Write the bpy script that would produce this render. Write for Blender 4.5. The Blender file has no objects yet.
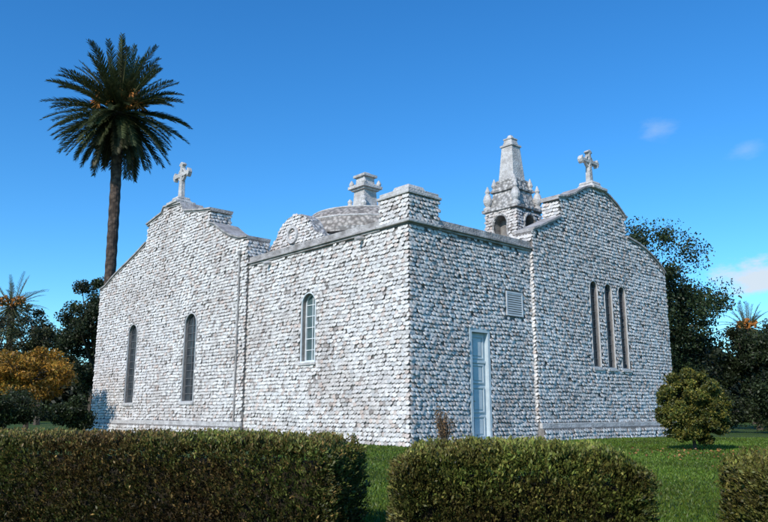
import bpy, bmesh, math, random
import numpy as np
from mathutils import Vector, Matrix
rng=np.random.default_rng(7); random.seed(7)
scene=bpy.context.scene
COL=scene.collection
scene.view_settings.view_transform='Standard'
scene.view_settings.look='None'; scene.view_settings.exposure=0

# ------------------------------------------------------------ camera
cam=bpy.data.objects.new("camera",bpy.data.cameras.new("camera")); COL.objects.link(cam)
cam.location=(0,0,1.0); cam.rotation_euler=(math.radians(90+11.49),0,0)
cam.data.lens=34.6; cam.data.sensor_width=36; cam.data.clip_end=5000; cam.data.clip_start=.05
scene.camera=cam

# ------------------------------------------------------------ light
ph0=math.radians(17.5)
SUN=(Vector((-.7453,-.6667,0))*math.cos(ph0)+Vector((.6667,-.7453,0))*math.sin(ph0)).normalized(); EL=math.radians(33)
to=Vector((SUN.x*math.cos(EL),SUN.y*math.cos(EL),math.sin(EL)))
sl=bpy.data.lights.new("sun","SUN"); sl.energy=4.3; sl.angle=math.radians(.5); sl.color=(1,.94,.86)
so=bpy.data.objects.new("sun",sl); COL.objects.link(so); so.rotation_euler=to.to_track_quat('Z','Y').to_euler()
w=bpy.data.worlds.new("World"); scene.world=w; w.use_nodes=True
nt=w.node_tree; N=nt.nodes; Lk=nt.links; N.clear()
def nd(t,**k):
    n=N.new(t)
    for a,b in k.items(): setattr(n,a,b)
    return n
out=nd('ShaderNodeOutputWorld'); bg=nd('ShaderNodeBackground'); bg.inputs[1].default_value=.13
sky=nd('ShaderNodeTexSky',sky_type='NISHITA',sun_disc=False,sun_elevation=EL,sun_rotation=math.atan2(to.x,to.y)%(2*math.pi))
sky.air_density=1.0; sky.dust_density=.1; sky.ozone_density=2.3
hs=nd('ShaderNodeHueSaturation'); hs.inputs['Saturation'].default_value=1.3; hs.inputs['Value'].default_value=1.38
Lk.new(sky.outputs[0],hs.inputs['Color'])
tint=nd('ShaderNodeMixRGB',blend_type='MULTIPLY'); tint.inputs[0].default_value=1; tint.inputs[2].default_value=(.56,.91,1.09,1); Lk.new(hs.outputs[0],tint.inputs[1])
tc=nd('ShaderNodeTexCoord')
noi=nd('ShaderNodeTexNoise'); noi.inputs['Scale'].default_value=17; noi.inputs['Detail'].default_value=8; noi.inputs['Roughness'].default_value=.62
mp=nd('ShaderNodeMapping'); mp.inputs['Scale'].default_value=(1,1,2.2)
Lk.new(tc.outputs['Generated'],mp.inputs[0]); Lk.new(mp.outputs[0],noi.inputs[0])
prev=None
for (c,sc,am,lo,hi) in [((.340,.875,.345),(24,24,34),.25,.6,1.15),((.4356,.846,.308),(26,26,40),.2,.6,1.15),((.452,.880,.158),(13,13,20),.95,.62,.92),((-.475,.86,.13),(12,12,50),.25,.6,1.1)]:
    s=nd('ShaderNodeVectorMath',operation='SUBTRACT'); s.inputs[1].default_value=c; Lk.new(tc.outputs['Generated'],s.inputs[0])
    m=nd('ShaderNodeVectorMath',operation='MULTIPLY'); m.inputs[1].default_value=sc; Lk.new(s.outputs[0],m.inputs[0])
    l=nd('ShaderNodeVectorMath',operation='LENGTH'); Lk.new(m.outputs[0],l.inputs[0])
    r=nd('ShaderNodeMapRange'); r.inputs[1].default_value=0; r.inputs[2].default_value=1.25; r.inputs[3].default_value=.52; r.inputs[4].default_value=-.3; Lk.new(l.outputs['Value'],r.inputs[0])
    a=nd('ShaderNodeMath',operation='ADD'); Lk.new(noi.outputs[0],a.inputs[0]); Lk.new(r.outputs[0],a.inputs[1])
    r2=nd('ShaderNodeMapRange',interpolation_type='SMOOTHSTEP'); r2.inputs[1].default_value=lo; r2.inputs[2].default_value=hi; r2.inputs[3].default_value=0; r2.inputs[4].default_value=am; Lk.new(a.outputs[0],r2.inputs[0])
    if prev is None: prev=r2.outputs[0]
    else:
        q=nd('ShaderNodeMath',operation='MAXIMUM'); Lk.new(prev,q.inputs[0]); Lk.new(r2.outputs[0],q.inputs[1]); prev=q.outputs[0]
mx=nd('ShaderNodeMixRGB'); mx.inputs[2].default_value=(5.4,6.1,6.8,1); Lk.new(prev,mx.inputs[0]); Lk.new(tint.outputs[0],mx.inputs[1])
Lk.new(mx.outputs[0],bg.inputs[0]); Lk.new(bg.outputs[0],out.inputs[0])

# ------------------------------------------------------------ materials
def mat(name,c1,c2=None,scale=4,rough=.8,bump=0,bscale=30,attr=False,trans=0,vor=0,vscale=7,metal=0,c3=None,s3=.6):
    m=bpy.data.materials.new(name); m.use_nodes=True; t=m.node_tree; t.nodes.clear()
    o=t.nodes.new('ShaderNodeOutputMaterial'); p=t.nodes.new('ShaderNodeBsdfPrincipled')
    p.inputs['Roughness'].default_value=rough; p.inputs['Metallic'].default_value=metal
    p.inputs['Specular IOR Level'].default_value=.3
    tc=t.nodes.new('ShaderNodeTexCoord'); n=t.nodes.new('ShaderNodeTexNoise'); n.inputs['Scale'].default_value=scale; n.inputs['Detail'].default_value=6
    t.links.new(tc.outputs['Object'],n.inputs[0])
    rp=t.nodes.new('ShaderNodeMapRange'); rp.inputs[1].default_value=.35; rp.inputs[2].default_value=.65; t.links.new(n.outputs[0],rp.inputs[0])
    mix=t.nodes.new('ShaderNodeMixRGB'); mix.inputs[1].default_value=(*c1,1); mix.inputs[2].default_value=(*(c2 or c1),1); t.links.new(rp.outputs[0],mix.inputs[0])
    colr=mix.outputs[0]
    if c3:
        n3=t.nodes.new('ShaderNodeTexNoise'); n3.inputs['Scale'].default_value=s3; n3.inputs['Detail'].default_value=8; n3.inputs['Roughness'].default_value=.65; t.links.new(tc.outputs['Object'],n3.inputs[0])
        r3=t.nodes.new('ShaderNodeMapRange'); r3.inputs[1].default_value=.45; r3.inputs[2].default_value=.72; t.links.new(n3.outputs[0],r3.inputs[0])
        m3=t.nodes.new('ShaderNodeMixRGB'); m3.inputs[2].default_value=(*c3,1); t.links.new(r3.outputs[0],m3.inputs[0]); t.links.new(colr,m3.inputs[1]); colr=m3.outputs[0]
    if attr:
        a=t.nodes.new('ShaderNodeAttribute'); a.attribute_name='col'
        mm=t.nodes.new('ShaderNodeMixRGB'); mm.blend_type='MULTIPLY'; mm.inputs[0].default_value=1
        t.links.new(a.outputs['Color'],mm.inputs[1]); t.links.new(colr,mm.inputs[2]); colr=mm.outputs[0]
    if vor:
        v=t.nodes.new('ShaderNodeTexVoronoi'); v.inputs['Scale'].default_value=vscale; t.links.new(tc.outputs['Object'],v.inputs[0])
        vr=t.nodes.new('ShaderNodeMapRange'); vr.inputs[1].default_value=.25; vr.inputs[2].default_value=.7; vr.inputs[3].default_value=1; vr.inputs[4].default_value=.4; t.links.new(v.outputs['Distance'],vr.inputs[0])
        mv=t.nodes.new('ShaderNodeMixRGB'); mv.blend_type='MULTIPLY'; mv.inputs[0].default_value=1; t.links.new(colr,mv.inputs[1]); t.links.new(vr.outputs[0],mv.inputs[2]); colr=mv.outputs[0]
        b=t.nodes.new('ShaderNodeBump'); b.inputs['Strength'].default_value=.8; b.inputs['Distance'].default_value=.06; t.links.new(vr.outputs[0],b.inputs['Height']); t.links.new(b.outputs[0],p.inputs['Normal'])
    elif bump:
        nb=t.nodes.new('ShaderNodeTexNoise'); nb.inputs['Scale'].default_value=bscale; nb.inputs['Detail'].default_value=5; t.links.new(tc.outputs['Object'],nb.inputs[0])
        b=t.nodes.new('ShaderNodeBump'); b.inputs['Strength'].default_value=bump; b.inputs['Distance'].default_value=.05; t.links.new(nb.outputs[0],b.inputs['Height']); t.links.new(b.outputs[0],p.inputs['Normal'])
    t.links.new(colr,p.inputs['Base Color'])
    if trans:
        tr=t.nodes.new('ShaderNodeBsdfTranslucent'); t.links.new(colr,tr.inputs[0]); ms=t.nodes.new('ShaderNodeMixShader'); ms.inputs[0].default_value=trans
        t.links.new(p.outputs[0],ms.inputs[1]); t.links.new(tr.outputs[0],ms.inputs[2]); t.links.new(ms.outputs[0],o.inputs[0])
    else: t.links.new(p.outputs[0],o.inputs[0])
    return m
M_shell=mat("scallop_shell",(1,1,1),(.90,.89,.88),scale=1.1,rough=.55,attr=True,c3=(.74,.69,.66),s3=.4)
M_mortar=mat("mortar",(.26,.245,.23),(.18,.165,.155),scale=6,bump=.6)
M_shellbump=mat("shell_cladding",(.62,.60,.58),(.48,.46,.44),scale=5,vor=1,vscale=6.5,c3=(.35,.32,.29),s3=1.5)
M_stone=mat("weathered_stone",(.38,.36,.35),(.22,.205,.195),scale=3,bump=.9,bscale=14,c3=(.52,.50,.49),s3=2.2)
M_lstone=mat("pale_stone",(.60,.585,.57),(.46,.445,.43),scale=7,bump=.8,bscale=16,c3=(.30,.28,.265),s3=2.5)
M_reveal=mat("pale_plaster",(.52,.52,.52),(.42,.42,.42),scale=7,bump=.3)
M_dome=mat("dome_rendering",(.50,.46,.42),(.39,.35,.32),scale=3,vor=1,vscale=6,c3=(.29,.25,.22),s3=1.2)
M_roof=mat("roof_render",(.4,.37,.35),(.3,.28,.26),scale=2,bump=.5)
M_white=mat("white_paint",(.72,.75,.76),(.6,.64,.66),scale=6,rough=.5)
M_door=mat("pale_blue_paint",(.52,.60,.63),(.44,.52,.56),scale=5,rough=.45,bump=.15,bscale=40)
M_dark=mat("window_metal",(.15,.15,.155),(.10,.10,.105),rough=.5)
M_glass=mat("window_glass",(.065,.075,.08),(.025,.032,.04),scale=2.3,rough=.2)
M_glass2=mat("pale_window_glass",(.10,.15,.16),(.05,.08,.085),scale=2.2,rough=.15)
M_pipe=mat("grey_pipe",(.30,.29,.28),(.2,.19,.18),rough=.6)
M_vent=mat("vent_paint",(.58,.61,.63),(.48,.51,.54),rough=.6)
M_brass=mat("brass",(.4,.3,.12),rough=.35,metal=.8)
M_grass=mat("lawn",(.060,.115,.016),(.042,.085,.013),scale=.6,rough=.95,bump=1,bscale=60,c3=(.09,.115,.024),s3=.25)
M_leaf=mat("foliage",(1,1,1),(.75,.8,.7),scale=1,rough=.5,attr=True,trans=.25)
M_core=mat("dark_core",(.016,.014,.009),(.03,.022,.012),scale=9,rough=1)  # near-black for the added box that blocks light inside the hedges
M_bark=mat("bark",(.10,.075,.055),(.05,.04,.03),scale=5,bump=1,bscale=12)
M_palmbark=mat("palm_bark",(.13,.09,.065),(.065,.046,.037),scale=4,vor=1,vscale=3.5)
M_fruit=mat("palm_fruit",(.5,.20,.04),(.35,.13,.03),scale=5,rough=.7)

# ------------------------------------------------------------ mesh helpers
def link(o,parent=None):
    COL.objects.link(o)
    if parent: o.parent=parent
    return o
def fast(name,V,quads=None,tris=None,m=None,col=None,parent=None):
    me=bpy.data.meshes.new(name); V=np.asarray(V,dtype=np.float32)
    q=np.zeros((0,4),int) if quads is None else np.asarray(quads); t=np.zeros((0,3),int) if tris is None else np.asarray(tris)
    me.vertices.add(len(V)); me.vertices.foreach_set("co",V.ravel())
    loops=np.concatenate([q.ravel(),t.ravel()]).astype(np.int32)
    me.loops.add(len(loops)); me.loops.foreach_set("vertex_index",loops)
    me.polygons.add(len(q)+len(t))
    tot=np.concatenate([np.full(len(q),4),np.full(len(t),3)]).astype(np.int32)
    st=np.concatenate([[0],np.cumsum(tot)[:-1]]).astype(np.int32)
    me.polygons.foreach_set("loop_start",st); me.update(calc_edges=True); me.validate()
    if col is not None:
        a=me.color_attributes.new("col",'FLOAT_COLOR','POINT'); c=np.ones((len(V),4),np.float32); c[:,:3]=col; a.data.foreach_set("color",c.ravel())
    if m: me.materials.append(m)
    return link(bpy.data.objects.new(name,me),parent)
def bmobj(name,bm,m,parent=None,bevel=0):
    bmesh.ops.recalc_face_normals(bm,faces=bm.faces[:])
    me=bpy.data.meshes.new(name); bm.to_mesh(me); bm.free(); me.materials.append(m)
    o=link(bpy.data.objects.new(name,me),parent)
    if bevel:
        b=o.modifiers.new("bevel",'BEVEL'); b.width=bevel; b.segments=2; b.limit_method='ANGLE'
    return o
def AX(ax,t,p,z): return (t,p,z) if ax=='L' else (p,t,z)
def slab_bm(bm,poly,ax,t0,t1):
    a=[bm.verts.new(AX(ax,t0,p,z)) for p,z in poly]; b=[bm.verts.new(AX(ax,t1,p,z)) for p,z in poly]
    bm.faces.new(a); bm.faces.new(b[::-1]); n=len(poly)
    for i in range(n): bm.faces.new((a[i],a[(i+1)%n],b[(i+1)%n],b[i]))
def slab(name,poly,ax,t0,t1,m,parent=None,bevel=0):
    bm=bmesh.new(); slab_bm(bm,poly,ax,t0,t1); return bmobj(name,bm,m,parent,bevel)
def box_bm(bm,x0,x1,y0,y1,z0,z1,tx=1,ty=1):
    cx=(x0+x1)/2; cy=(y0+y1)/2
    lo=[bm.verts.new(c) for c in ((x0,y0,z0),(x1,y0,z0),(x1,y1,z0),(x0,y1,z0))]
    hi=[bm.verts.new((cx+(x-cx)*tx,cy+(y-cy)*ty,z1)) for x,y in ((x0,y0),(x1,y0),(x1,y1),(x0,y1))]
    bm.faces.new(lo[::-1]); bm.faces.new(hi)
    for i in range(4): bm.faces.new((lo[i],lo[(i+1)%4],hi[(i+1)%4],hi[i]))
def lathe_bm(bm,prof,n,cx,cy,rot=0):
    rings=[]
    for r,z in prof: rings.append([bm.verts.new((cx+r*math.cos(rot+2*math.pi*i/n),cy+r*math.sin(rot+2*math.pi*i/n),z)) for i in range(n)])
    for a,b in zip(rings,rings[1:]):
        for i in range(n): bm.faces.new((a[i],a[(i+1)%n],b[(i+1)%n],b[i]))
    bm.faces.new(rings[0][::-1]); bm.faces.new(rings[-1])
def tube_bm(bm,pts,rad,n=8):
    pts=[Vector(p) for p in pts]; rings=[]
    for i,p in enumerate(pts):
        d=(pts[min(i+1,len(pts)-1)]-pts[max(i-1,0)]).normalized()
        a=d.orthogonal().normalized() if i==0 else (pa-d*pa.dot(d)).normalized()
        pa=a; b=d.cross(a); r=rad[i]
        rings.append([bm.verts.new(p+(a*math.cos(2*math.pi*k/n)+b*math.sin(2*math.pi*k/n))*r) for k in range(n)])
    for A,B in zip(rings,rings[1:]):
        for i in range(n): bm.faces.new((A[i],A[(i+1)%n],B[(i+1)%n],B[i]))
    bm.faces.new(rings[0][::-1]); bm.faces.new(rings[-1])
def arch(pc,wd,z0,z1,n=12):
    r=wd/2; zs=z1-r
    return [(pc-r,z0),(pc+r,z0)]+[(pc+r*math.cos(math.pi*i/n),zs+r*math.sin(math.pi*i/n)) for i in range(n+1)]
def ring_bm(bm,outer,inner,ax,t0,t1):
    n=len(outer)
    V=[[bm.verts.new(AX(ax,t,p,z)) for p,z in pl] for t in (t0,t1) for pl in (outer,inner)]
    of,inf,ob,ib=V
    for i in range(n):
        j=(i+1)%n
        bm.faces.new((of[i],of[j],inf[j],inf[i])); bm.faces.new((ob[i],ob[j],ib[j],ib[i]))
        bm.faces.new((of[i],of[j],ob[j],ob[i])); bm.faces.new((inf[i],inf[j],ib[j],ib[i]))
def boolean_cut(o,cutters):
    for c in cutters:
        m=o.modifiers.new("b",'BOOLEAN'); m.operation='DIFFERENCE'; m.solver='EXACT'; m.object=c
    bpy.context.view_layer.update()
    dg=bpy.context.evaluated_depsgraph_get(); me=bpy.data.meshes.new_from_object(o.evaluated_get(dg))
    o.modifiers.clear(); o.data=me
    for c in cutters: bpy.data.objects.remove(c)

def shells(name,o,u,n,p0,p1,z0,zt,holes=(),parent=None,bright=1.0,pw=.152,ph=.128):
    o=np.array(o,float);u=np.array(u,float);n=np.array(n,float)
    zmax=zt if not callable(zt) else max(zt(np.linspace(p0,p1,400)))
    P=[];Z=[];r=0
    z=z0+.075
    while z<zmax:
        k=max(1,int(round((p1-p0)/pw))); st=(p1-p0)/k
        pp=p0+st*(np.arange(k)+.5) if r%2==0 else p0+st*(np.arange(0,k+1))
        P.append(pp);Z.append(np.full(len(pp),z)); z+=ph; r+=1
    P=np.concatenate(P);Z=np.concatenate(Z)
    P+=rng.normal(0,.014,len(P)); Z+=rng.normal(0,.0075,len(Z))+ .012*np.sin(P*.9+Z*.7)+.006*np.sin(P*3.1+Z*2)
    P=np.clip(P,p0+.035,p1-.035)
    top=zt(P) if callable(zt) else np.full(len(P),zt)
    keep=(Z<top-.02)&(rng.random(len(P))>.008)
    for h in holes: keep&=~h(P,Z)
    P=P[keep];Z=Z[keep];Nn=len(P)
    K=9; ph_=np.radians(-205+230*np.arange(K)/(K-1))
    s_=.84
    ou=s_*.107*np.cos(ph_); ov=s_*(.096*np.sin(ph_)-.005); od=.016+.036*(1-np.sin(ph_))/2+.005*((np.arange(K)%2)*2-1)
    iu=s_*.066*np.cos(ph_); iv=s_*.058*np.sin(ph_); idp=.028+.032*(1-np.sin(ph_)*.6)/2+.010
    U=np.concatenate([ou,iu,[0]]); Vv=np.concatenate([ov,iv,[.086]]); D=np.concatenate([od,idp,[.006]])
    ang=rng.normal(0,.13,Nn); sc=rng.normal(1,.10,Nn).clip(.75,1.24); ds=rng.normal(1,.24,Nn).clip(.4,1.7)
    ca=np.cos(ang)[:,None]*sc[:,None]; sa=np.sin(ang)[:,None]*sc[:,None]
    uu=U[None]*ca-Vv[None]*sa; vv=U[None]*sa+Vv[None]*ca; dd=D[None]*ds[:,None]
    pos=o[None,None]+u[None,None]*(P[:,None]+uu)[...,None]+n[None,None]*dd[...,None]
    pos[...,2]+=Z[:,None]+vv
    base=np.array([.72,.695,.675])*bright
    c=np.tile(base,(Nn,1))*rng.normal(1,.12,Nn).clip(.6,1.2)[:,None]
    kind=rng.random(Nn)
    c[kind<.10]*=np.array([.90,.80,.75]); c[kind>.955]*=np.array([.58,.55,.53])
    c[(kind>.1)&(kind<.2)]*=np.array([.94,.97,1.0])
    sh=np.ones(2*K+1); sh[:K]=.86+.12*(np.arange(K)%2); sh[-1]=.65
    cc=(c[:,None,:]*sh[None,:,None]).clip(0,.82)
    nv=2*K+1; b=np.arange(Nn)[:,None]*nv
    i=np.arange(K-1)
    q=np.stack([b+i,b+i+1,b+K+i+1,b+K+i],-1).reshape(-1,4)
    t=np.stack([b+K+i,b+K+i+1,np.broadcast_to(b+2*K,(Nn,K-1))],-1).reshape(-1,3)
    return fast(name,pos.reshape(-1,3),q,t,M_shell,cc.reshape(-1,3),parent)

# ------------------------------------------------------------ chapel
ch=bpy.data.objects.new("shell_chapel",None); link(ch)
ch.location=(.74,21.5,0); ch.rotation_euler=(0,0,math.atan2(.6667,.7453))
ch["label"]="white chapel clad in scallop shells with curved gables and stone crosses"; ch["category"]="chapel"
LG=[(8.9,7.60),(9.5,7.66),(10.2,7.88),(10.9,8.22),(11.5,8.60),(12.0,8.76),(12.06,9.38),(13.2,9.55),(14.4,9.78),(14.75,10.22),(16.5,10.38),(16.7,10.12),(17.4,10.02),(18.2,9.88),(18.28,8.95),(19.3,8.60),(20.4,8.27),(21.4,8.0),(22.3,7.7),(23.0,7.42),(23.7,7.3)]
RG=[(5.9,7.25),(6.3,7.40),(6.7,7.58),(7.2,7.80),(7.6,8.0),(7.65,8.78),(8.1,8.87),(8.6,9.07),(9.1,9.36),(9.6,9.55),(10.0,9.62),(10.5,9.6),(11.06,9.45),(11.6,9.19),(12.0,8.92),(12.2,8.78),(12.25,7.93),(12.9,7.83),(13.6,7.66),(14.2,7.42),(14.76,7.14),(15.2,6.8)]
def zf(prof):
    a=np.array(prof); return lambda p: np.interp(p,a[:,0],a[:,1])
LW=[(19.14,.95,1.38,5.1),(13.26,1.0,1.4,5.07)]
LW3=(4.96,.76,2.66,4.98)
RW=[(9.58,.50,2.62,5.85),(10.59,.50,2.62,5.85),(11.58,.50,2.62,5.85)]
DO=(3.07,.90,0.0,3.55); VE=(4.45,5.33,4.13,4.95)
def hole_arch(wn,mg=.1):
    pc,wd,z0,z1=wn
    def f(P,Z):
        r=wd/2+mg; zs=z1-wd/2
        return ((abs(P-pc)<r)&(Z>z0-mg)&(Z<zs))|((Z>=zs)&((P-pc)**2+(Z-zs)**2<r*r))
    return f
def hole_rect(a,b,c,d,mg=.08): return lambda P,Z:(P>a-mg)&(P<b+mg)&(Z>c-mg)&(Z<d+mg)
def cutter(wn,ax,t0,t1): return slab("cut",arch(*wn),ax,t0,t1,M_mortar,ch)
GT=-.12
wl=slab("wall",[(8.9,0)]+[(8.9,6.5),(0,6.5),(0,0)],'L',0,.5,M_mortar,ch); boolean_cut(wl,[cutter(LW3,'L',-.3,.3)])
wr=slab("wall",[(.5,0),(5.9,0),(5.9,6.5),(.5,6.5)],'R',0,.5,M_mortar,ch)
boolean_cut(wr,[slab("cut",[(DO[0]-DO[1]/2,-.2),(DO[0]+DO[1]/2,-.2),(DO[0]+DO[1]/2,DO[3]),(DO[0]-DO[1]/2,DO[3])],'R',-.3,.3,M_mortar,ch)])
GD=.85; GDR=.6
gl=slab("gable",[(23.7,0),(8.9,0)]+LG,'L',GT,GD,M_mortar,ch); boolean_cut(gl,[cutter(x,'L',-.5,.18) for x in LW])
gr=slab("gable",[(15.2,0),(5.9,0)]+RG,'R',GT,GDR,M_mortar,ch); boolean_cut(gr,[cutter(x,'R',-.5,.18) for x in RW])
slab("wall",[(.9,0),(23.7,0),(23.7,6.9),(.9,6.9)],'L',14.7,15.19,M_shellbump,ch)
slab("wall",[(.86,0),(14.69,0),(14.69,7.28),(.86,7.28)],'R',23.2,23.69,M_shellbump,ch)
bm=bmesh.new(); box_bm(bm,.5,14.7,.5,23.2,6.0,6.25); roof=bmobj("roof",bm,M_roof,ch)
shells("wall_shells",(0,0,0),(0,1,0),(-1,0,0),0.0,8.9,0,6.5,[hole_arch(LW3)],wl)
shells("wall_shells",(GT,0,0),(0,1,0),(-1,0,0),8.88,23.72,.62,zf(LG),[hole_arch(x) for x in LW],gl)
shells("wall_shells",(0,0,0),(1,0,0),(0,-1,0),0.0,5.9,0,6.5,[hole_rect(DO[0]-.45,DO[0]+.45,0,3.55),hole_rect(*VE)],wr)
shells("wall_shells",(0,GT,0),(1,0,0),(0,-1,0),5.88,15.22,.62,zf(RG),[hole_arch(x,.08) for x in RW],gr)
shells("return_shells",(0,8.9,0),(1,0,0),(0,-1,0),GT,GD,6.9,7.55,(),gl)
shells("return_shells",(5.9,0,0),(0,1,0),(-1,0,0),GT,GDR,6.9,7.22,(),gr)
shells("return_shells",(5.88,0,0),(0,1,0),(-1,0,0),GT,0,.6,6.5,(),gr,pw=.1)
shells("return_shells",(7.64,0,0),(0,1,0),(-1,0,0),GT,GDR,8.05,8.76,(),gr)
shells("return_shells",(0,12.05,0),(1,0,0),(0,-1,0),GT,GD,8.8,9.35,(),gl)
for ax,a,b in (('L',8.86,23.8),('R',5.86,15.3)):
    slab("plinth",[(a,0),(b,0),(b,.42),(a,.42)],ax,GT-.20,GT-.002,M_mortar,ch)
    slab("plinth_course",[(a+.03,.42),(b-.06,.42),(b-.06,.6),(a+.03,.6)],ax,GT-.12,GT-.002,M_lstone,ch,.02)
shells("plinth_shells",(GT-.20,0,0),(0,1,0),(-1,0,0),8.86,23.8,0,.44,(),ch)
shells("plinth_shells",(0,GT-.20,0),(1,0,0),(0,-1,0),5.86,15.3,0,.44,(),ch)
bm=bmesh.new()
for (e,z0,z1) in ((.09,6.5,6.57),(.16,6.57,6.65),(.05,6.65,6.85)):
    slab_bm(bm,[(1.22,z0),(8.89,z0),(8.89,z1),(1.22,z1)],'L',-e,.45)
    slab_bm(bm,[(1.22,z0),(5.89,z0),(5.89,z1),(1.22,z1)],'R',-e,.45)
bmobj("cornice",bm,M_stone,ch,.015)
def coping(prof,ax,GD):
    runs=[[prof[0]]]
    for a,b in zip(prof,prof[1:]):
        if b[0]-a[0]<.1 and abs(b[1]-a[1])>.4: runs.append([b])
        else: runs[-1].append(b)
    for ri,run in enumerate(runs):
        bm=bmesh.new()
        mid=(ri==1)
        if mid: run=[(run[0][0]-.12,run[0][1]-.01)]+run+[(run[-1][0]+.12,run[-1][1]-.01)]
        n=len(run)
        for (h0,h1,e) in ((-.03,.05,.06),(.05,.12,.12)):
            t0=GT-e; t1=GD+e*.5
            rows=[[bm.verts.new(AX(ax,t,p,z+h)) for p,z in run] for h,t in ((h0,t0),(h1,t0),(h1,t1),(h0,t1))]
            for a in range(4):
                A=rows[a];B=rows[(a+1)%4]
                for i in range(n-1): bm.faces.new((A[i],A[i+1],B[i+1],B[i]))
            bm.faces.new([r[0] for r in rows]); bm.faces.new([r[-1] for r in rows][::-1])
        bmobj("coping",bm,M_stone,ch)
coping(LG,'L',GD); coping(RG,'R',GDR)
bm=bmesh.new(); box_bm(bm,-.06,1.22,-.06,1.22,6.502,7.45)
pier=bmobj("corner_pier",bm,M_mortar,ch)
shells("pier_shells",(-.06,0,0),(0,1,0),(-1,0,0),-.06,1.22,6.68,7.47,(),pier)
shells("pier_shells",(0,-.06,0),(1,0,0),(0,-1,0),-.06,1.22,6.68,7.47,(),pier)
bm=bmesh.new()
box_bm(bm,-.16,1.32,-.16,1.32,6.56,6.66)
box_bm(bm,-.15,1.31,-.15,1.31,7.45,7.54); box_bm(bm,-.08,1.24,-.08,1.24,7.54,7.66); box_bm(bm,.0,.75,.0,.75,7.66,7.80,.85,.85)
bmobj("pier_cap",bm,M_lstone,pier,.02)
bm=bmesh.new(); tube_bm(bm,[(GT-.09,9.35,.3),(GT-.09,9.35,7.0)],[.035,.035],10)
for z in (1.2,2.9,4.6,6.3): lathe_bm(bm,[(.052,z),(.052,z+.05)],10,GT-.09,9.35)
box_bm(bm,GT-.16,GT-.01,9.26,9.44,7.0,7.16)
bmobj("drainpipe",bm,M_pipe,ch)
for p in (2.07,7.4):
    bm=bmesh.new(); tube_bm(bm,[(-.02,p,6.42),(-.2,p,6.40),(-.36,p,6.34)],[.075,.07,.055],8); bmobj("water_spout",bm,M_lstone,ch)
def window(wn,ax,face,gm,fm,sur,rows,vert=True,dg=.13):
    pc,wd,z0,z1=wn
    g=slab("window",arch(pc,wd-.02,z0+.01,z1-.01),ax,face+dg,face+dg+.015,gm,ch)
    bm=bmesh.new(); fw=.04
    ring_bm(bm,arch(pc,wd-.004,z0+.002,z1-.002),arch(pc,wd-2*fw,z0+fw,z1-fw),ax,face+dg-.05,face+dg-.002)
    if vert: slab_bm(bm,[(pc-.014,z0+fw),(pc+.014,z0+fw),(pc+.014,z1-fw-.005),(pc-.014,z1-fw-.005)],ax,face+dg-.03,face+dg-.005)
    for i in range(1,rows):
        z=z0+(z1-wd/2-z0)*i/(rows-1+.001)
        slab_bm(bm,[(pc-wd/2+fw,z-.013),(pc+wd/2-fw,z-.013),(pc+wd/2-fw,z+.013),(pc-wd/2+fw,z+.013)],ax,face+dg-.028,face+dg-.007)
    bmobj("frame",bm,fm,g)
    bm=bmesh.new(); s=sur
    ring_bm(bm,arch(pc,wd+2*s,z0-.05,z1+s),arch(pc,wd+.002,z0+.002,z1+.001),ax,face-.045,face+dg-.055)
    bmobj("surround",bm,M_white if gm is M_glass2 else M_reveal,g)
    slab("sill",[(pc-wd/2-.1,z0-.14),(pc+wd/2+.1,z0-.14),(pc+wd/2+.1,z0-.052),(pc-wd/2-.1,z0-.052)],ax,face-.10,face+.1,M_lstone,g,.01)
    return g
for x in LW: window(x,'L',GT,M_glass,M_dark,.05,11)
window(LW3,'L',0,M_glass2,M_white,.04,6,dg=.18)
for x in RW: window(x,'R',GT,M_glass,M_dark,.035,11,True,.11)
d0,d1=DO[0]-.45,DO[0]+.45
door=slab("door",[(d0+.07,.05),(d1-.07,.05),(d1-.07,3.45),(d0+.07,3.45)],'R',.12,.18,M_door,ch)
bm=bmesh.new()
for (a,b) in ((.2,.85),(.95,1.75),(1.85,2.45),(2.62,3.35)):
    ring_bm(bm,[(d0+.15,a),(d1-.15,a),(d1-.15,b),(d0+.15,b)],[(d0+.2,a+.05),(d1-.2,a+.05),(d1-.2,b-.05),(d0+.2,b-.05)],'R',.085,.118)
    slab_bm(bm,[(d0+.25,a+.1),(d1-.25,a+.1),(d1-.25,b-.1),(d0+.25,b-.1)],'R',.095,.119)
slab_bm(bm,[(d0+.08,2.49),(d1-.08,2.49),(d1-.08,2.57),(d0+.08,2.57)],'R',.07,.119)
bmobj("panel",bm,M_door,door,.006)
bm=bmesh.new(); tube_bm(bm,[(d0+.14,.115,1.3),(d0+.14,.05,1.3),(d0+.14,.045,1.3),(d0+.24,.045,1.3)],[.014,.014,.014,.012],8); bmobj("handle",bm,M_brass,door)
bm=bmesh.new()
ring_bm(bm,[(d0-.04,0.01),(d1+.04,0.01),(d1+.04,3.60),(d0-.04,3.60)],[(d0+.065,.03),(d1-.065,.03),(d1-.065,3.46),(d0+.065,3.46)],'R',-.04,-.004)
ring_bm(bm,[(d0+.002,.02),(d1-.002,.02),(d1-.002,3.545),(d0+.002,3.545)],[(d0+.068,.035),(d1-.068,.035),(d1-.068,3.455),(d0+.068,3.455)],'R',0,.19)
bmobj("frame",bm,M_door,door)
slab("doorstep",[(d0-.2,0),(d1+.2,0),(d1+.2,.06),(d0-.2,.06)],'R',-.45,-.06,M_lstone,ch,.01)
v=slab("vent_grille",[(VE[0]+.05,VE[2]+.05),(VE[1]-.05,VE[2]+.05),(VE[1]-.05,VE[3]-.05),(VE[0]+.05,VE[3]-.05)],'R',-.02,-.003,M_pipe,ch)
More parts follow.
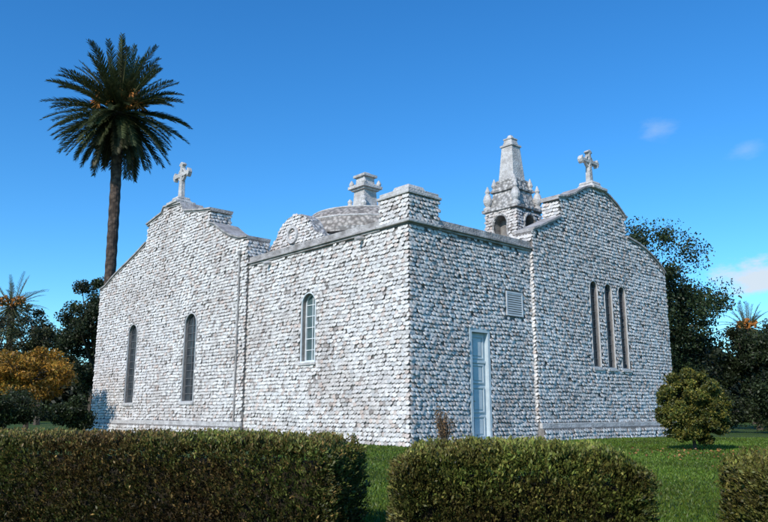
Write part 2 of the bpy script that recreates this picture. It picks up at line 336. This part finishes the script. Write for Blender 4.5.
bm=bmesh.new(); ring_bm(bm,[(VE[0],VE[2]),(VE[1],VE[2]),(VE[1],VE[3]),(VE[0],VE[3])],[(VE[0]+.06,VE[2]+.06),(VE[1]-.06,VE[2]+.06),(VE[1]-.06,VE[3]-.06),(VE[0]+.06,VE[3]-.06)],'R',-.065,-.022)
for i in range(9):
    z=VE[2]+.09+i*.078; slab_bm(bm,[(VE[0]+.06,z),(VE[1]-.06,z),(VE[1]-.06,z+.045),(VE[0]+.06,z+.045)],'R',-.055,-.024)
bmobj("louvre",bm,M_vent,v)
def cross(ax,t,pc,zb,H,W,ped):
    bm=bmesh.new(); q=.10*H/1.5; zc=zb+H*.66
    a=W/2; f=q*2.0; e=q*1.2; top=zb+H
    P=[(q*1.5,zb),(q*.9,zc-q*.9),(a-e,zc-q*.8),(a-e*.8,zc-f),(a,zc-f*.6),(a+e*.45,zc),(a,zc+f*.6),(a-e*.8,zc+f),(a-e,zc+q*.8),(q*.85,zc+q*.85),
       (q*.8,top-e),(f,top-e*.8),(f*.6,top),(0,top+e*.45)]
    poly=[(pc+x,z) for x,z in P]+[(pc-x,z) for x,z in P[-2::-1]]
    slab_bm(bm,poly,ax,t-.1,t+.1)
    n=24;R=q*2.9;r2=q*2.3
    ring_bm(bm,[(pc+R*math.cos(i*2*math.pi/n),zc+R*math.sin(i*2*math.pi/n)) for i in range(n)],[(pc+r2*math.cos(i*2*math.pi/n),zc+r2*math.sin(i*2*math.pi/n)) for i in range(n)],ax,t-.07,t+.07)
    o=bmobj("cross",bm,M_lstone,ch,.02)
    bm=bmesh.new()
    z=zb-ped
    for (hw,h,tp) in ((.50,.12,1),(.40,ped-.22,.75),(.32,.10,.9)):
        cx,cy=(t,pc) if ax=='L' else (pc,t); box_bm(bm,cx-hw,cx+hw,cy-hw,cy+hw,z,z+h,tp,tp); z+=h
    bmobj("pedestal",bm,M_lstone,o,.02)
cross('L',.2,15.55,10.75,1.7,1.45,.36)
cross('R',.2,10.3,10.0,1.35,1.2,.38)
pd=[(7.2,6.25),(7.2,7.6),(7.35,7.95),(7.75,8.05),(8.0,8.3),(8.3,8.72),(8.8,9.0),(9.3,9.08),(9.8,9.0),(10.3,8.72),(10.6,8.3),(10.9,8.05),(11.2,7.95),(11.35,7.6),(11.35,6.25)]
ped=slab("roof_pediment",pd,'L',2.3,2.9,M_shellbump,ch)
shells("pediment_shells",(2.3,0,0),(0,1,0),(-1,0,0),7.2,11.35,6.9,zf(pd[1:-1]),(),ped)
bm=bmesh.new(); ring=[(9.3+.38*math.cos(i*math.pi/8),8.2+.38*math.sin(i*math.pi/8)) for i in range(16)]; rin=[(9.3+.27*math.cos(i*math.pi/8),8.2+.27*math.sin(i*math.pi/8)) for i in range(16)]
ring_bm(bm,ring,rin,'L',2.16,2.298); bmobj("round_moulding",bm,M_lstone,ped)
dc=(7.1,10.4)
bm=bmesh.new(); lathe_bm(bm,[(3.5,6.25),(3.5,8.45),(3.7,8.5),(3.7,8.72),(3.52,8.74)],48,*dc); bmobj("drum",bm,M_shellbump,ch)
prof=[(3.5*math.cos(t),8.75+1.6*math.sin(t)) for t in np.linspace(0,1.42,14)]
bm=bmesh.new(); lathe_bm(bm,prof,48,*dc); dm=bmobj("dome",bm,M_dome,ch)
bm=bmesh.new()
for z_r in (3,7):
    r,z=prof[z_r]; 
    pts=[(dc[0]+r*math.cos(a),dc[1]+r*math.sin(a),z+.01) for a in np.linspace(0,2*math.pi,41)]
    tube_bm(bm,pts,[.05]*41,6)
bmobj("moulding",bm,M_lstone,dm)
bm=bmesh.new(); zz=-.46
S=.80
def sq(h,z0,z1,t=1): box_bm(bm,dc[0]-h*S,dc[0]+h*S,dc[1]-h*S,dc[1]+h*S,z0+zz,z1+zz,t,t)
sq(.78,10.6,10.88); sq(.62,10.88,11.05,.9); sq(.52,11.05,11.75,.9); sq(.6,11.75,11.84); sq(.74,11.84,11.98); sq(.56,11.98,12.1,.85); sq(.40,12.1,12.42,.95); sq(.52,12.42,12.54); sq(.36,12.54,12.68,.5)
for sx in (-1,1):
    for sy in (-1,1):
        lathe_bm(bm,[(.13,10.88+zz),(.17,11.0+zz),(.1,11.12+zz),(.13,11.25+zz),(.03,11.38+zz)],8,dc[0]+sx*.51,dc[1]+sy*.51)
        lathe_bm(bm,[(.08,11.98+zz),(.13,12.08+zz),(.09,12.2+zz),(.02,12.3+zz)],8,dc[0]+sx*.46,dc[1]+sy*.46)
bmobj("lantern",bm,M_lstone,dm,.02)
tx,ty=9.96,3.84; hb=.84
bm=bmesh.new(); box_bm(bm,tx-hb,tx+hb,ty-hb,ty+hb,6.25,9.4)
tw=bmobj("bell_tower",bm,M_mortar,ch)
boolean_cut(tw,[slab("cut",arch(ty,.7,7.9,9.15),'L',tx-1.3,tx-.45,M_mortar,ch),slab("cut",arch(tx,.7,7.9,9.15),'R',ty-1.3,ty-.45,M_mortar,ch)])
shells("tower_shells",(tx-hb,0,0),(0,1,0),(-1,0,0),ty-hb,ty+hb,7.0,9.4,[hole_arch((ty,.7,7.9,9.15),.08)],tw)
shells("tower_shells",(0,ty-hb,0),(1,0,0),(0,-1,0),tx-hb,tx+hb,7.0,9.4,[hole_arch((tx,.7,7.9,9.15),.08)],tw)
bm=bmesh.new()
ring_bm(bm,arch(ty,.88,7.85,9.25),arch(ty,.7,7.9,9.15),'L',tx-hb-.09,tx-hb+.05)
ring_bm(bm,arch(tx,.88,7.85,9.25),arch(tx,.7,7.9,9.15),'R',ty-hb-.09,ty-hb+.05)
box_bm(bm,tx-.96,tx+.96,ty-.96,ty+.96,9.4,9.53)
box_bm(bm,tx-.72,tx+.72,ty-.72,ty+.72,9.53,10.3,.82,.82)
box_bm(bm,tx-.68,tx+.68,ty-.68,ty+.68,10.3,10.41)
box_bm(bm,tx-.55,tx+.55,ty-.55,ty+.55,10.41,10.75,.88,.88)
box_bm(bm,tx-.5,tx+.5,ty-.5,ty+.5,10.75,10.86)
bmobj("stage",bm,M_shellbump,tw,.02)
bm=bmesh.new()
box_bm(bm,tx-.41,tx+.41,ty-.41,ty+.41,10.86,12.4,.7,.7)
box_bm(bm,tx-.34,tx+.34,ty-.34,ty+.34,12.4,12.49); box_bm(bm,tx-.25,tx+.25,ty-.25,ty+.25,12.49,12.74,.8,.8); box_bm(bm,tx-.23,tx+.23,ty-.23,ty+.23,12.74,12.81); box_bm(bm,tx-.14,tx+.14,ty-.14,ty+.14,12.81,12.98,.5,.5)
bmobj("obelisk",bm,M_lstone,tw,.015)
for sx in (-1,1):
    for sy in (-1,1):
        bm=bmesh.new(); lathe_bm(bm,[(.19,9.53),(.19,9.64),(.10,9.70),(.18,9.84),(.21,9.98),(.14,10.2),(.08,10.28),(.12,10.36),(.02,10.62)],10,tx+sx*.76,ty+sy*.76); bmobj("pinnacle",bm,M_lstone,tw)
        bm=bmesh.new(); lathe_bm(bm,[(.12,10.41),(.12,10.47),(.07,10.51),(.13,10.62),(.09,10.76),(.015,10.96)],8,tx+sx*.55,ty+sy*.55); bmobj("pinnacle",bm,M_lstone,tw)
    
# ------------------------------------------------------------ foliage helpers
def leaves(C,A,S,Wd):
    n=len(C); A=A/np.linalg.norm(A,axis=1,keepdims=True)
    R=rng.normal(size=(n,3)); B=np.cross(A,R); B/=np.linalg.norm(B,axis=1,keepdims=True)
    Nn=np.cross(A,B)
    l=(S/2)[:,None]; w_=(Wd/2)[:,None]
    V=np.stack([C-A*l,C+B*w_+Nn*w_*.35,C+A*l,C-B*w_+Nn*w_*.35],1).reshape(-1,3)
    q=np.arange(n*4).reshape(-1,4); return V,q
def tube_np(name,branches,m,parent,n=6):
    bm=bmesh.new()
    for pts,rad in branches: tube_bm(bm,pts,rad,n)
    return bmobj(name,bm,m,parent)
def rnd(n): 
    v=rng.normal(size=(n,3)); return v/np.linalg.norm(v,axis=1,keepdims=True)
def tree(name,label,cat,loc,rx,rz,zc,col,nl=12000,ls=.17,nclump=60,clr=.28,trunk_r=.22,var=.3,group=None,shape=1,col2=None,lean=0,spread=.55):
    e=bpy.data.objects.new(name,None); link(e); e.location=loc; e["label"]=label; e["category"]=cat
    if group: e["group"]=group
    d=rnd(nclump); rr=rng.random(nclump)**.45*(1-clr*.7)
    cen=d*rr[:,None]*np.array([rx,rx,rz])
    cen[:,2]+=zc
    per=nl//nclump; cr=np.array([rx,rx,min(rx,rz)*.8])*clr*rng.uniform(.6,1.3,nclump)[:,None]
    C=[];K=[]
    for i in range(nclump):
        v=rnd(per)*(rng.random(per)**spread)[:,None]*cr[i]; C.append(cen[i]+v); K.append(np.full(per,rng.normal(1,var*.7)))
    C=np.concatenate(C);K=np.concatenate(K); n=len(C)
    A=rnd(n)+np.array([0,0,-.2]); S=rng.uniform(.6,1.3,n)*ls
    V,q=leaves(C,A,S,S*.55)
    base=np.tile(np.array(col),(n,1))
    if col2 is not None:
        f=rng.random(n)[:,None]**2; base=base*(1-f)+np.array(col2)*f
    c=base*(K*rng.normal(1,var,n)).clip(.3,2.2)[:,None]
    keep=V.reshape(-1,4,3)[:,:,2].min(1)>.03
    V=V.reshape(-1,4,3)[keep].reshape(-1,3); c=c[keep]; q=np.arange(len(V)).reshape(-1,4)
    fast("crown",V,q,None,M_leaf,np.repeat(c,4,0),e)
    br=[]
    top=Vector((lean,0,zc+rz*.4)); br.append(([(0,0,-.1),(lean*.2,.05,zc*.35),(lean*.6,-.05,zc*.8),tuple(top)],[trunk_r,trunk_r*.8,trunk_r*.55,trunk_r*.2]))
    for i in rng.choice(nclump,min(nclump,26),replace=False):
        c_=Vector(cen[i]); f=random.uniform(.3,.9); st=Vector((lean*f*.7,0,zc*.35+(top.z-zc*.35)*f*.7)); 
        if c_.z<st.z: st.z=max(zc*.25,c_.z-.2)
        mid=(st+c_)/2+Vector((random.uniform(-.2,.2),random.uniform(-.2,.2),.15)); br.append(([tuple(st),tuple(mid),tuple(c_)],[trunk_r*.4,trunk_r*.25,trunk_r*.08]))
    tube_np("trunk",br,M_bark,e)
    return e
M_stem=mat("frond_stem",(.12,.11,.04))
def palm(name,label,loc,H,R,trunk_r,nfr=110,lean=(0,0),nleaf=46):
    e=bpy.data.objects.new(name,None); link(e); e.location=loc; e["label"]=label; e["category"]="palm tree"
    bm=bmesh.new(); pts=[];rad=[]
    n=46
    for i in range(n+1):
        f=i/n; pts.append((lean[0]*f+.12*math.sin(f*3),lean[1]*f,-.1+(H+.1)*f)); rad.append(trunk_r*(1.15-.25*min(1,f*3)+(.05 if i%2 else -.03)+ (0.55*max(0,(f-.9)/.1))))
    tube_bm(bm,pts,rad,14); bmobj("trunk",bm,M_palmbark,e)
    top=np.array(pts[-1]); VV=[];CC=[];rach=[]
    Lf=R*1.12
    for k in range(nfr):
        f=(k+.5)/nfr; el=math.radians(87-158*f**.85)+random.gauss(0,.12); az=k*2.39996+random.gauss(0,.25)
        L=Lf*random.uniform(.8,1.08)*(1-.14*max(0,(f-.55)/.45)); seg=16
        h=np.array([math.cos(az),math.sin(az),0]); p=top+h*.28+np.array([0,0,.45*(1-f)-.2]); a=el; P=[p.copy()];T=[]
        cv=random.uniform(.6,1.25)
        for s in range(seg):
            t=h*math.cos(a)+np.array([0,0,math.sin(a)]); T.append(t); p=p+t*L/seg; P.append(p.copy()); a-=cv*(.014+.075*(s/seg)**1.3)*max(.22,math.cos(a))
            a=max(a,-1.45)
        T.append(T[-1]); P=np.array(P);T=np.array(T)
        rach.append((P[::3],[.04,.034,.028,.02,.014,.009][:len(P[::3])]))
        side=np.cross(h,[0,0,1.0]); 
        u=np.linspace(.10,1,nleaf); idx=u*seg; i0=np.minimum(idx.astype(int),seg-1); fr=(idx-i0)[:,None]
        Pp=P[i0]*(1-fr)+P[i0+1]*fr; Tt=T[i0]
        for sg in (-1,1):
            up=np.cross(Tt,side)*(-1); up*=np.sign(up[:,2:3]+1e-6)
            d=side*sg*.62+Tt*.85+up*.25+rng.normal(0,.10,(nleaf,3)); d/=np.linalg.norm(d,axis=1,keepdims=True)
            ll=(.12*Lf*np.sin(np.pi*(u*.84+.12))**.6+.08)[:,None]
            wv=Tt*.034*Lf/4.5
            mid=Pp+d*ll*.55; end=Pp+d*ll+np.array([0,0,-.10])*ll
            V=np.stack([Pp-wv,Pp+wv,mid+wv,mid-wv, mid-wv,mid+wv,end+wv*.2,end-wv*.2],1)
            VV.append(V.reshape(-1,3))
            age=np.clip((f-.80)/.2,0,1); g=np.array([.058,.072,.030])*(1-age)+np.array([.085,.068,.038])*age
            c=g*random.gauss(1,.22)*rng.normal(1,.15,nleaf).clip(.5,1.5)[:,None]; CC.append(np.repeat(c,8,0))
    V=np.concatenate(VV);C=np.concatenate(CC); fast("crown",V,np.arange(len(V)).reshape(-1,4),None,M_leaf,C.clip(.005,1),e)
    tube_np("frond_stem",[([tuple(x) for x in a],b) for a,b in rach],M_stem,e,4)
    bm=bmesh.new()
    for k in range(26):
        az=random.uniform(0,6.28); r=random.uniform(1.5,2.3)*R/4.4; z=random.uniform(.3,1.7)*R/4.4
        b=Vector(top); q=b+Vector((math.cos(az)*r*.8,math.sin(az)*r*.8,z)); 
        tube_bm(bm,[tuple(b),tuple(b*.5+q*.5+Vector((0,0,.12))),tuple(q)],[.035,.03,.02],5)
        for j in range(18):
            q2=q+Vector((math.cos(az)*random.uniform(-.1,.4)+random.gauss(0,.12),math.sin(az)*random.uniform(-.1,.4)+random.gauss(0,.12),random.uniform(-.6,.1)))*(R/4.4)
            tube_bm(bm,[tuple(q),tuple(q2)],[.02,.04],4)
    bmobj("fruit_stalk",bm,M_fruit,e)
    return e
# ------------------------------------------------------------ ground
bm=bmesh.new()
gv=[bm.verts.new(c) for c in ((-1500,-300,0),(1500,-300,0),(1500,2500,0),(-1500,2500,0))]; bm.faces.new(gv)
g=bmobj("ground",bm,M_grass); g["kind"]="structure"
def inside(X,Y):
    dx=X-.74;dy=Y-21.5; a=dx*.7453+dy*.6667; b=-dx*.6667+dy*.7453; return (a>-.4)&(b>-.45)
n=170000
Y=4.2+rng.random(n)**1.6*24; X=(-.14+rng.random(n)*.74)*Y
k=~inside(X,Y); X=X[k];Y=Y[k]; n=len(X)
hh=rng.uniform(.02,.055,n)*(1+.02*Y); C=np.stack([X,Y,hh*.45],1); A=np.stack([rng.normal(0,.4,n),rng.normal(0,.4,n),np.ones(n)],1)
V,q=leaves(C,A,hh,hh*.16+.0009*Y)
pt=.5+.5*np.sin(X*1.3+np.sin(Y*.9))*np.sin(Y*.7+X*.4)
c=(np.array([.085,.160,.020])[None]*(.65+.6*pt[:,None])+np.array([.05,.02,0])*rng.random((n,1)))*rng.normal(1,.22,(n,1)).clip(.5,1.6)
gr_=fast("grass",V,q,None,M_leaf,np.repeat(c,4,0)); gr_["kind"]="stuff"
n=260; X=rng.normal(7.6,1.4,n); Y=rng.normal(17.0,1.8,n); k=~inside(X,Y); X=X[k];Y=Y[k];n=len(X)
V,q=leaves(np.stack([X,Y,np.full(n,.07)],1),np.stack([rng.normal(size=n),rng.normal(size=n),rng.normal(0,.2,n)],1),rng.uniform(.04,.08,n),rng.uniform(.03,.06,n))
fl=fast("fallen_leaves",V,q,None,M_leaf,np.repeat(np.array([.32,.15,.05])*rng.normal(1,.3,(n,1)).clip(.3,1.7),4,0)); fl["kind"]="stuff"

# ------------------------------------------------------------ hedges
def hedge(label,p0,p1,th,h,n,cols,ls=.03,rag=.05,slope=0,sd=0,group="low clipped hedges along the lawn"):
    e=bpy.data.objects.new("hedge",None); link(e); p0=np.array(p0,float);p1=np.array(p1,float); e.location=(p0[0],p0[1],0)
    e["label"]=label; e["category"]="hedge"; e["group"]=group
    d=p1-p0; L=np.linalg.norm(d); d/=L; nrm=np.array([-d[1],d[0]])
    def W(s,t,z): return np.stack([d[0]*s+nrm[0]*t,d[1]*s+nrm[1]*t,z],1)
    def nz(s,z): s=s+sd; return .42*np.sin(s*3.1+z*2.3+np.sin(s*1.7))+.3*np.sin(s*8.7-z*6+1+np.sin(z*5+s))+.2*np.sin(s*19+z*15)+.12*np.sin(s*41-z*33)
    def H(s): return h+rag*.4*nz(s*.8,0*s)-slope*np.clip((s-L*.6)/(L*.4),0,1)**1.5-.13*np.exp(-s/.07)-.13*np.exp(-(L-s)/.07)
    REP=16
    area=np.array([L*h,L*th,L*h*.3,th*h,th*h]); cnt=(n*area/area.sum()/REP).astype(int)
    S=[];T=[];Z=[];NN=[];BR=[];TIP=[]
    for kk,ct in enumerate(cnt):
        a=np.repeat(rng.random(ct),REP);b=np.repeat(rng.random(ct),REP); ct2=len(a)
        dsp=np.repeat(rng.normal(.04,.035,ct).clip(-.02,.14),REP)
        run=rng.random(ct2)
        dep=dsp-.045*run+rng.normal(0,.008,ct2)
        j1=rng.normal(0,.012,ct2)+np.repeat(rng.normal(0,.022,ct),REP)*run; j2=rng.normal(0,.012,ct2)+.03*run
        if kk==0: s=a*L+j1;z=(b*(H(a*L)-.03)+j2).clip(.01);t=dep-rag*.8*nz(s,z); o=(0,-1,.55)
        elif kk==1: s=a*L+j1;t=b*th+rng.normal(0,.015,ct2);z=H(s.clip(0,L))-dep+.4*rag*nz(s,t*3); o=(0,-.1,1)
        elif kk==2: s=a*L+j1;z=H(a*L)*(1-b*.5)+j2-.03;t=th-dep+rag*nz(s,z); o=(0,1,.3)
        elif kk==3: t=a*th+j1;z=(b*h*.9+j2).clip(.01);s=dep+rag*.8*nz(t,z); o=(-1,0,.35)
        else: t=a*th+j1;z=(b*(h-slope)*.9+j2).clip(.01);s=L-dep+rag*.8*nz(t,z); o=(1,0,.35)
        ez=np.clip((z-(h-.14))/.14,0,1)
        if kk==0: t=t+ez**2*.07
        if kk==3: s=s+ez**2*.09
        if kk==4: s=s-ez**2*.09
        S.append(s);T.append(t);Z.append(z);NN.append(np.tile(np.array(o,float),(ct2,1)))
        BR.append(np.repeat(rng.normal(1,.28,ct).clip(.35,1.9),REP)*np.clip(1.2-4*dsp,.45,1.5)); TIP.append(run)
    s=np.concatenate(S);t=np.concatenate(T);z=np.concatenate(Z);o=np.concatenate(NN);m=len(s);br_=np.concatenate(BR)[:,None];tip=np.concatenate(TIP)[:,None]
    O=o+rng.normal(0,.5,(m,3))+np.array([0,0,.3]); A=np.stack([d[0]*O[:,0]+nrm[0]*O[:,1],d[1]*O[:,0]+nrm[1]*O[:,1],O[:,2]],1)
    sz=rng.uniform(.5,1.5,m)*ls
    V,q=leaves(W(s,t,z),A,sz,sz*.45)
    c1,c2,c3=[np.array(x) for x in cols]
    nn=nz(s*.9+2,z*1.6)
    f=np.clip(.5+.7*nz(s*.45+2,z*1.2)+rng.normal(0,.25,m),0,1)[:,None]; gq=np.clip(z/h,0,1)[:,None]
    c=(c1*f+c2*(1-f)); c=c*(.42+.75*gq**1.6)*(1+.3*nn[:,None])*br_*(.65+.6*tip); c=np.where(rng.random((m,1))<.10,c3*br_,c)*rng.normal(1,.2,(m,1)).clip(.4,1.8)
    ng=int(L*34); gs=rng.random(ng)*L; gt=rng.random(ng)*th; gh=rng.exponential(.022,ng).clip(.008,.09)
    rep=9; ss=np.repeat(gs,rep)+rng.normal(0,.016,ng*rep); tt=np.repeat(gt,rep)+rng.normal(0,.016,ng*rep); hh=np.repeat(gh,rep)*rng.uniform(.4,1.1,ng*rep); ns=len(ss)
    C2=W(ss,tt,H(ss.clip(0,L))-.03+hh*.5*rng.uniform(.4,2,ns)); A2=np.stack([rng.normal(0,.5,ns),rng.normal(0,.5,ns),np.ones(ns)],1)
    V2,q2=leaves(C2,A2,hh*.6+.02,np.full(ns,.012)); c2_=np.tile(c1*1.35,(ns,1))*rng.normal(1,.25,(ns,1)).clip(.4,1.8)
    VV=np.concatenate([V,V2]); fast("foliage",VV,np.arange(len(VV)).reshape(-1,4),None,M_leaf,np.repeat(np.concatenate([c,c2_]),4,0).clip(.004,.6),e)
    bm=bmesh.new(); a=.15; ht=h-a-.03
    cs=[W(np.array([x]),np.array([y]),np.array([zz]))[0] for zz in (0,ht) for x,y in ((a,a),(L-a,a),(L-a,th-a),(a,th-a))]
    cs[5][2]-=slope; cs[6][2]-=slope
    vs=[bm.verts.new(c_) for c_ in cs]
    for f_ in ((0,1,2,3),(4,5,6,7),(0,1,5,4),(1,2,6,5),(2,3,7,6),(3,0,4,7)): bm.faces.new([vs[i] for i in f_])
    bmobj("light_block_core",bm,M_core,e)  # plain dark box added behind the leaves to stop light passing through
    return e
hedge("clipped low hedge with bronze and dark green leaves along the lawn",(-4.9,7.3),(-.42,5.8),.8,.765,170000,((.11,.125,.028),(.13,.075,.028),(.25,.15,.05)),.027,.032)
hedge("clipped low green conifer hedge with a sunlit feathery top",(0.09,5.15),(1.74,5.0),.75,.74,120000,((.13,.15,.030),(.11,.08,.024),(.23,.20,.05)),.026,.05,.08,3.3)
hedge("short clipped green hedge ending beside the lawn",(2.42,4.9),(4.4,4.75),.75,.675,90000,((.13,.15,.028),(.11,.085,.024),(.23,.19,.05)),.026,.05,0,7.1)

# ------------------------------------------------------------ trees
palm("date_palm","tall palm tree with a dense round crown and orange fruit stalks",(-17.0,45,0),19.9,3.9,.36,200,(-.2,0),56)
palm("date_palm","small distant palm standing among dark trees",(29.6,60,0),7.6,1.9,.28,60,(0,0),24)
tree("autumn_tree","small tree with yellow orange autumn leaves",  "tree",(-16.6,35,0),2.4,1.6,2.6,(.42,.20,.03),17000,.13,70,.24,.14,.34,col2=(.13,.12,.02))
tree("evergreen_tree","tall dark evergreen tree behind the chapel","tree",(15.0,42,0),5.2,6.1,6.2,(.030,.046,.018),80000,.17,210,.22,.34,.35)
tree("evergreen_tree","dark broadleaf tree beside the lawn","tree",(20.4,41,0),2.3,3.1,3.3,(.028,.040,.016),28000,.17,90,.28,.2,.35)
tree("evergreen_tree","dark broadleaf tree beside the lawn","tree",(23.2,44,0),2.9,3.3,3.4,(.034,.042,.017),26000,.18,80,.28,.2,.35)
tree("evergreen_tree","dark tree beyond the chapel end wall","tree",(-20.3,52,0),2.9,5.1,6.2,(.032,.042,.018),26000,.2,90,.25,.25,.35)
tree("broadleaf_tree","mid green tree with an open crown","tree",(-25.3,55,0),3.2,4.2,5.6,(.055,.060,.026),11000,.2,56,.2,.25,.35)
tree("broadleaf_tree","brownish green tree with an open crown","tree",(-30.6,58,0),3.6,4.2,5.6,(.08,.07,.032),11000,.2,56,.2,.25,.35)
palm("date_palm","small distant palm standing among dark trees",(-31.5,62,0),9.6,2.4,.28,60,(0,0),24)
tree("garden_shrub","dark green shrub near the chapel wall","shrub",(-13.4,32.5,0),1.15,.95,.95,(.032,.046,.016),9000,.12,40,.33,.06,.35)
tree("garden_shrub","dark green shrub under the autumn tree","shrub",(-15.6,31,0),1.7,1.1,1.0,(.036,.05,.018),10000,.12,45,.33,.06,.35)
tree("garden_shrub","dark shrub at the lawn edge","shrub",(17.8,34,0),1.7,1.6,1.4,(.028,.040,.015),10000,.14,46,.33,.06,.35)
tree("garden_shrub","dark shrub at the lawn edge","shrub",(15.6,36,0),1.7,1.5,1.3,(.030,.040,.015),10000,.14,46,.33,.06,.35)
tree("round_shrub","rounded glossy shrub with yellowish leaves on the lawn","shrub",(8.02,19.6,0),1.0,1.12,1.06,(.065,.085,.018),48000,.07,260,.17,.05,.3,col2=(.24,.19,.035))
e=bpy.data.objects.new("withered_shrub",None); link(e); e.location=(1.6,20.0,0); e["label"]="small withered brown shrub against the chapel wall"; e["category"]="shrub"
br=[];LC=[]
for k in range(26):
    az=random.uniform(0,6.28); r=random.uniform(.05,.28); z=random.uniform(.65,1.2); p2=Vector((math.cos(az)*r,math.sin(az)*r,z)); mid=p2*.5+Vector((random.gauss(0,.04),random.gauss(0,.04),.05))
    br.append(([(0,0,0),tuple(mid),tuple(p2)],[.014,.01,.004]))
    for j in range(26):
        t=random.uniform(.4,1); LC.append(np.array(p2)*t+rng.normal(0,.05,3))
tube_np("branch",br,M_bark,e,5)
LC=np.array(LC); n=len(LC); V,q=leaves(LC,rnd(n),rng.uniform(.04,.09,n),rng.uniform(.02,.04,n)); fast("foliage",V,q,None,M_leaf,np.repeat(np.array([.24,.14,.07])*rng.normal(1,.3,(n,1)).clip(.3,2),4,0),e)
def wood(x0,x1,y,h,n,ls):
    s=rng.random(n); X=x0+(x1-x0)*s; top=h*(.65+.2*np.sin(X*.31)+.12*np.sin(X*.83+1)+.08*np.sin(X*2.1)); Z=top*rng.random(n)**.8; Yy=y+rng.normal(0,2.2,n)
    S=rng.uniform(.6,1.4,n)*ls; V,q=leaves(np.stack([X,Yy,Z],1),rnd(n),S,S*.6)
    kk=.8+.35*np.sin(X*1.1+Z*.8)
    c=np.array([.036,.044,.020])*(kk*rng.normal(1,.25,n)).clip(.3,2)[:,None]; return V,c
P_=[wood(-75,-24,78,7.5,42000,.6),wood(22,85,70,8.5,56000,.6),wood(-24,24,95,5,8000,.7)]
V=np.concatenate([a for a,b in P_]); c=np.concatenate([b for a,b in P_])
o=fast("far_wood",V,np.arange(len(V)).reshape(-1,4),None,M_leaf,np.repeat(c,4,0)); o["kind"]="stuff"
